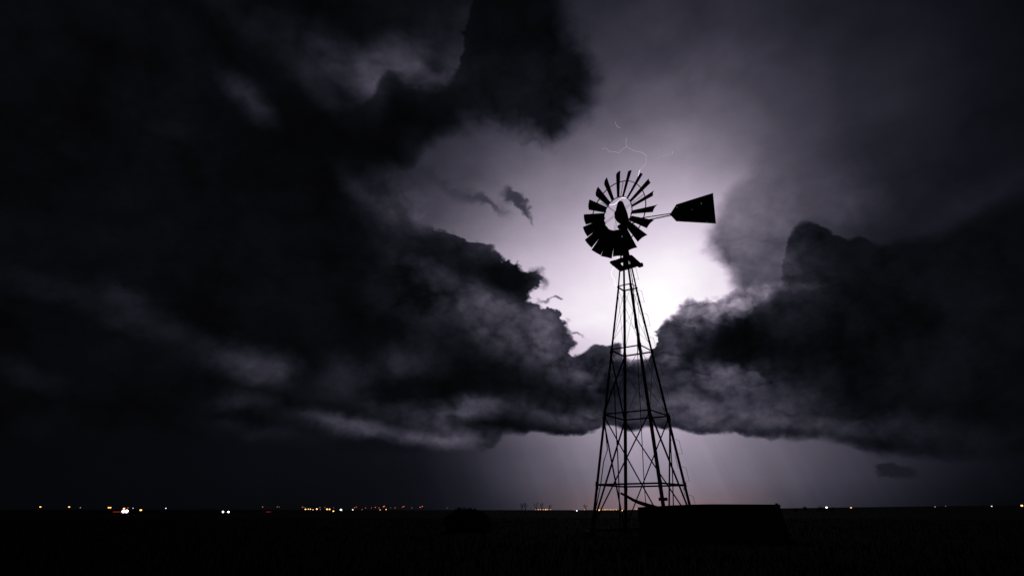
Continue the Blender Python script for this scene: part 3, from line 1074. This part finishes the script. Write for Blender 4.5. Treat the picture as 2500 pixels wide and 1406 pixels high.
# town to the left of the windmill
row('street_lamp', [(746.4, 1242.4, 'amber', 2.3, 1), (753.4, 1242, 'amber', 1.8, 1), (758.2, 1242.2, 'amber', 1.8, 1), (764.4, 1243.4, 'amber', 1.6, .8), (774, 1241.8, 'amber', 2.4, 1.2),
                    (782.4, 1243, 'dim', 1.4, 1), (799, 1242.4, 'orange', 2.6, 1.2), (805, 1242.4, 'amber', 2.4, 1.2), (814.4, 1247, 'orange', 2.3, 1.1), (833, 1243.6, 'white', 3.1, 1.3),
                    (861.6, 1243.6, 'white', 1.9, .8), (884, 1243.4, 'dim', 1.4, 1), (928.2, 1243.6, 'amber', 1.5, .55), (942.8, 1242.8, 'orange', 1.7, .9)],
    820, 'street lamp', 'street lamps of the small town', 'street lamp', 'in the town cluster')
row('beacon_mast', [(641.6, 1236.6, 'red', 1.6, .8), (677.6, 1236.6, 'red', 1.5, .8), (682, 1237, 'dim', 1.3, .8), (739, 1237, 'red', 1.7, .9), (743, 1238, 'dim', 1.2, .7), (781.4, 1238, 'dim', 1.7, .9), (793, 1238, 'dim', 1.4, .7),
                    (815, 1238.6, 'dim', 1.3, .7), (866, 1238.6, 'red', 1.5, .8), (870.4, 1237, 'red', 1.5, .7), (892.6, 1239.2, 'red', 1.4, .6), (907, 1239, 'red', 1.6, .5), (916.6, 1237.6, 'red', 1.7, .8),
                    (925.6, 1238.8, 'red', 1.5, .7), (937, 1236, 'red', 2.0, 1.2), (938.6, 1234.8, 'red', 1.6, .9), (954, 1238.8, 'dim', 1.2, .7), (964.8, 1238.8, 'red', 1.6, .7), (983, 1237, 'red', 1.5, .8),
                    (986, 1235.6, 'red', 1.7, .9), (1005.6, 1238.8, 'dim', 1.4, .8), (1026, 1237.4, 'red', 1.7, 1), (1031.2, 1235.4, 'red', 1.7, 1), (1092, 1239, 'dim', 1.2, .7)],
    900, 'beacon', 'red beacons in a line above the town', 'beacon', 'in the faint line over the horizon')
row('street_lamp', [(1309, 1243, 'amber', 1.6, .55), (1314, 1243, 'amber', 1.6, .55), (1319, 1243, 'orange', 1.5, .5), (1324.4, 1243.2, 'orange', 1.4, .4), (1327.4, 1243.2, 'amber', 1.3, .5), (1332.4, 1243, 'amber', 1.9, .7), (1336.5, 1243.2, 'amber', 1.5, .6), (1343.6, 1243, 'orange', 1.4, .45)],
    850, 'street lamp', 'street lamps under the bare trees', 'street lamp', 'in the short row under the bare trees')
row('street_lamp', [(1427, 1243.4, 'orange', 1.3, .35), (1431.6, 1242.4, 'dim', 1.4, .8)] +
    [(1456.5 + 3.72 * k, 1243.6 - (.5 if k % 5 == 2 else 0), 'amber' if k % 3 else 'orange', 1.5, .42 + .16 * ((k * 7) % 4) / 3) for k in range(14)] + [(1531, 1243.6, 'orange', 1.6, .5), (1553, 1241.6, 'orange', 1.5, .5)],
    880, 'street lamp', 'far street lamps behind the windmill legs', 'street lamp', 'in the long row behind the windmill legs')
for a in [
    ('yard_light', 99.7, 1236.7, 600, 'orange', 1.6, 'lone orange yard light at the far left edge of the plain', 1.1),
    ('yard_light', 170, 1236.7, 610, 'amber', 1.7, 'small amber yard light, second from the left edge', .9),
    ('yard_light', 197, 1238.4, 640, 'dimwhite', 1.1, 'tiny dim white yard light between amber light and orange pair', .8),
    ('yard_light', 266.4, 1238.4, 600, 'orange', 1.6, 'left light of the tight orange pair', 1.1),
    ('yard_light', 270.6, 1238.4, 606, 'orange', 1.6, 'right light of the tight orange pair', 1.1),
    ('yard_light', 304, 1240.8, 620, 'orange', 2.1, 'orange yard light right above the white headlamp glare', 1.3),
    ('yard_light', 313, 1238.9, 625, 'red', 1.1, 'tiny red light just right of the orange yard light over the glare', .9),
    ('yard_light', 325.5, 1239.6, 640, 'cool', 1.1, 'tiny cold white light right of the headlamp glare', .5),
    ('yard_light', 345, 1244.4, 600, 'orange', 2.2, 'strong orange yard light low on the plain at left', 1.3),
    ('yard_light', 405.7, 1240, 620, 'cool', 1.2, 'lone pale blue white light left of the pair of headlights', .9),
    ('yard_light', 1408, 1246, 520, 'cool', 1.3, 'cold white light low on the plain left of the windmill', 1),
    ('yard_light', 1402, 1243.8, 540, 'dim', 1.0, 'dim reddish light beside the cold white light left of the windmill', .8),
    ('yard_light', 1462.4, 1244.6, 540, 'amber', 1.3, 'amber light just inside the left windmill leg', .9),
    ('yard_light', 1517.4, 1245.4, 540, 'amber', 1.7, 'bright amber light just left of the thick far windmill leg', 1.1),
    ('yard_light', 2016.9, 1238, 690, 'white', 2.5, 'bright white yard light beside the dark trees on the right', 1.1),
    ('yard_light', 2077, 1238.6, 700, 'orange', 1.7, 'small orange yard light right of the bright white one', .9),
    ('yard_light', 2282, 1236.4, 720, 'dimwhite', 1.5, 'dim greenish white light in the dark right of the small orange one', .6),
    ('yard_light', 2308, 1235, 720, 'dimwhite', 1.2, 'faintest light on the right plain', .3),
    ('yard_light', 2420, 1235, 720, 'cool', 1.6, 'small cold white light, second from the right edge', .6),
    ('yard_light', 2492.8, 1233.5, 700, 'amber', 2.6, 'bright amber yard light at the right edge of the picture', 1.1),
]:
    n_, px, py, d, kind, size, lab, pw = a
    lamp(n_, px, py, d, kind, size, lab, 'yard light', None, pw)


# ------------------------------------------------------------------ vehicles out on the plain
def car(px, py, Y, rz, label, lights='front', hs=.30, gap=.66, power=1.0):
    """py is where its lamps sit"""
    p = at(px, py, Y)
    z = ground_z(p.x, Y)
    rz += math.atan2(-p.x, Y)            # turned to face the camera
    t = thing('parked_car', (p.x, Y, z), label, 'car', 'vehicles far out on the dark plain', rz)
    # side profile (length along local -y is the front)
    prof = [(-2.15, .30), (-2.2, .55), (-2.1, .78), (-1.15, .93), (-.55, 1.38), (.75, 1.42), (1.45, 1.0), (2.1, .92), (2.2, .6), (2.15, .30)]
    bm = bmesh.new()
    L = [bm.verts.new((-.86 + (.14 if zz > 1.1 else 0), y, zz)) for y, zz in prof]
    Rr = [bm.verts.new((.86 - (.14 if zz > 1.1 else 0), y, zz)) for y, zz in prof]
    bm.faces.new(L); bm.faces.new(Rr[::-1])
    for i in range(len(L)): bm.faces.new((L[i], L[(i + 1) % len(L)], Rr[(i + 1) % len(L)], Rr[i]))
    bmesh.ops.bevel(bm, geom=bm.edges[:], offset=.05, segments=2)
    obj('body', bm, paint_m, t)
    bm = bmesh.new()
    for s, (y0, z0, y1, z1) in ((1, (-1.10, .97, -.60, 1.35)), (2, (1.40, 1.05, .80, 1.38))):
        off = Vector((0, -.03 if s == 1 else .03, .03))
        bm.faces.new([bm.verts.new(Vector(q) + off) for q in ((-.68, y0, z0), (.68, y0, z0), (.6, y1, z1), (-.6, y1, z1))])
    obj('windscreen', bm, glass_m, t)
    for sx in (-1, 1):
        for yy in (-1.35, 1.35):
            bm = bmesh.new()
            rod(bm, (sx * .66, yy, .31), (sx * .88, yy, .31), .31, .31, 16)
            w = obj('wheel', bm, tyre_m, t)
    zl = max(.35, p.z - z)
    if lights == 'front':
        hm = glowmat('headlight_%d' % round(power * 100), (1.0, .98, 1.0), 9 * power)
        for sx in (-1, 1):
            bm = bmesh.new()
            ball(bm, Vector((sx * gap, -2.22, zl)), hs / 2, 10, 8)
            for v in bm.verts: v.co.y = -2.22 + (v.co.y + 2.22) * .4
            obj('headlight', bm, hm, t)
    else:
        tm = glowmat('tail_light', (1.0, .07, .03), .35)
        bm = bmesh.new()
        box(bm, (-.84, 2.2, zl - .06), (.84, 2.26, zl + .06))
        obj('tail_light', bm, tm, t)
    return t


car(550, 1248.7, 185, R(3), 'car facing the camera with two separate white headlights on the dark plain', hs=.44, gap=.72, power=.8)
car(304.4, 1247.3, 150, R(2), 'car with headlights merged into one wide white glare at left', hs=.6, gap=.32, power=1.2)
car(285, 1248.7, 170, R(180), 'car seen from behind with a red tail-light bar left of the white glare', lights='rear')
car(655.6, 1248.8, 260, R(180), 'small distant car from behind with a faint red light bar, below the beacons', lights='rear')


# ------------------------------------------------------------------ lightning
BY = 4000.0


def bolt_path(bm, pts, r0, r1=None, seed=0):
    rn = random.Random(seed)
    P = [at(x, y, BY) for x, y in pts]
    out_ = [P[0]]
    for a, b in zip(P, P[1:]):
        L = (b - a).length
        for f in (.33, .66):
            out_.append(a.lerp(b, f) + Vector((rn.uniform(-1, 1), 0, rn.uniform(-1, 1))) * L * .07)
        out_.append(b)
    pathrod(bm, out_, r0, 5, taper=r1)


def cp(*pts): return [(1380 + x / 3.195, 260 + y / 3.195) for x, y in pts]


def lightning(label, strands):
    o = at(1525, 500, BY)
    t = thing('lightning_bolt', o, label, 'lightning', 'lightning in the gap of the clouds')
    for nm, pts, r0, r1, m_, sd in strands:
        bm = bmesh.new()
        bolt_path(bm, pts, r0, r1, sd)
        bmesh.ops.translate(bm, verts=bm.verts, vec=-o)
        obj(nm, bm, m_, t)


lightning('long crooked lightning bolt forking above the wheel and passing down behind the windmill', [
    ('channel', cp((478, 245), (472, 290), (478, 316), (500, 326), (535, 348), (572, 352), (605, 362), (630, 382)), .9, 1.3, bolt_dim, 1),
    ('channel', cp((630, 382), (634, 420), (622, 456), (600, 478), (582, 498)), .8, 2.0, bolt_dim, 2),
    ('channel', cp((582, 498), (574, 522), (570, 552), (556, 590), (530, 632), (510, 655), (500, 690), (478, 712)), 2.0, 2.2, bolt_m, 3),
    ('channel', cp((478, 712), (440, 712), (424, 726), (405, 748), (385, 765), (345, 768)), 3.4, 2.4, bolt_m, 4),
    ('branch', cp((478, 316), (468, 320), (440, 340), (415, 362), (385, 355), (350, 357), (335, 342), (318, 326), (300, 330), (283, 336)), 1.0, .8, bolt_dim, 5),
    ('channel', cp((352, 1030), (362, 1060), (372, 1105), (384, 1130), (396, 1158), (405, 1168), (407, 1195), (402, 1225), (380, 1256), (364, 1276), (358, 1305), (366, 1326), (382, 1345), (386, 1382), (402, 1410)), 2.2, 2.2, bolt_m, 6),
])
lightning('bright short lightning streak behind the left side of the wheel', [
    ('channel', cp((195, 732), (205, 745), (226, 760), (250, 784), (262, 788)), 2.4, 2.0, bolt_m, 7),
    ('branch', cp((262, 745), (275, 740), (292, 748)), 1.4, 1.4, bolt_m, 8),
])
lightning('smallest faint lightning spark highest up in the clouds', [
    ('channel', cp((388, 115), (395, 140), (405, 158), (428, 168)), .6, 1.0, bolt_dim, 9)])
lightning('faint lightning spur right of the fork, above the tail vane', [
    ('channel', cp((836, 352), (834, 372)), 1.6, 1.2, bolt_dim, 10),
    ('branch', cp((834, 372), (790, 380), (750, 390), (718, 410)), .7, .5, bolt_dim, 11),
    ('branch', cp((725, 328), (740, 342)), .6, .4, bolt_dim, 12)])
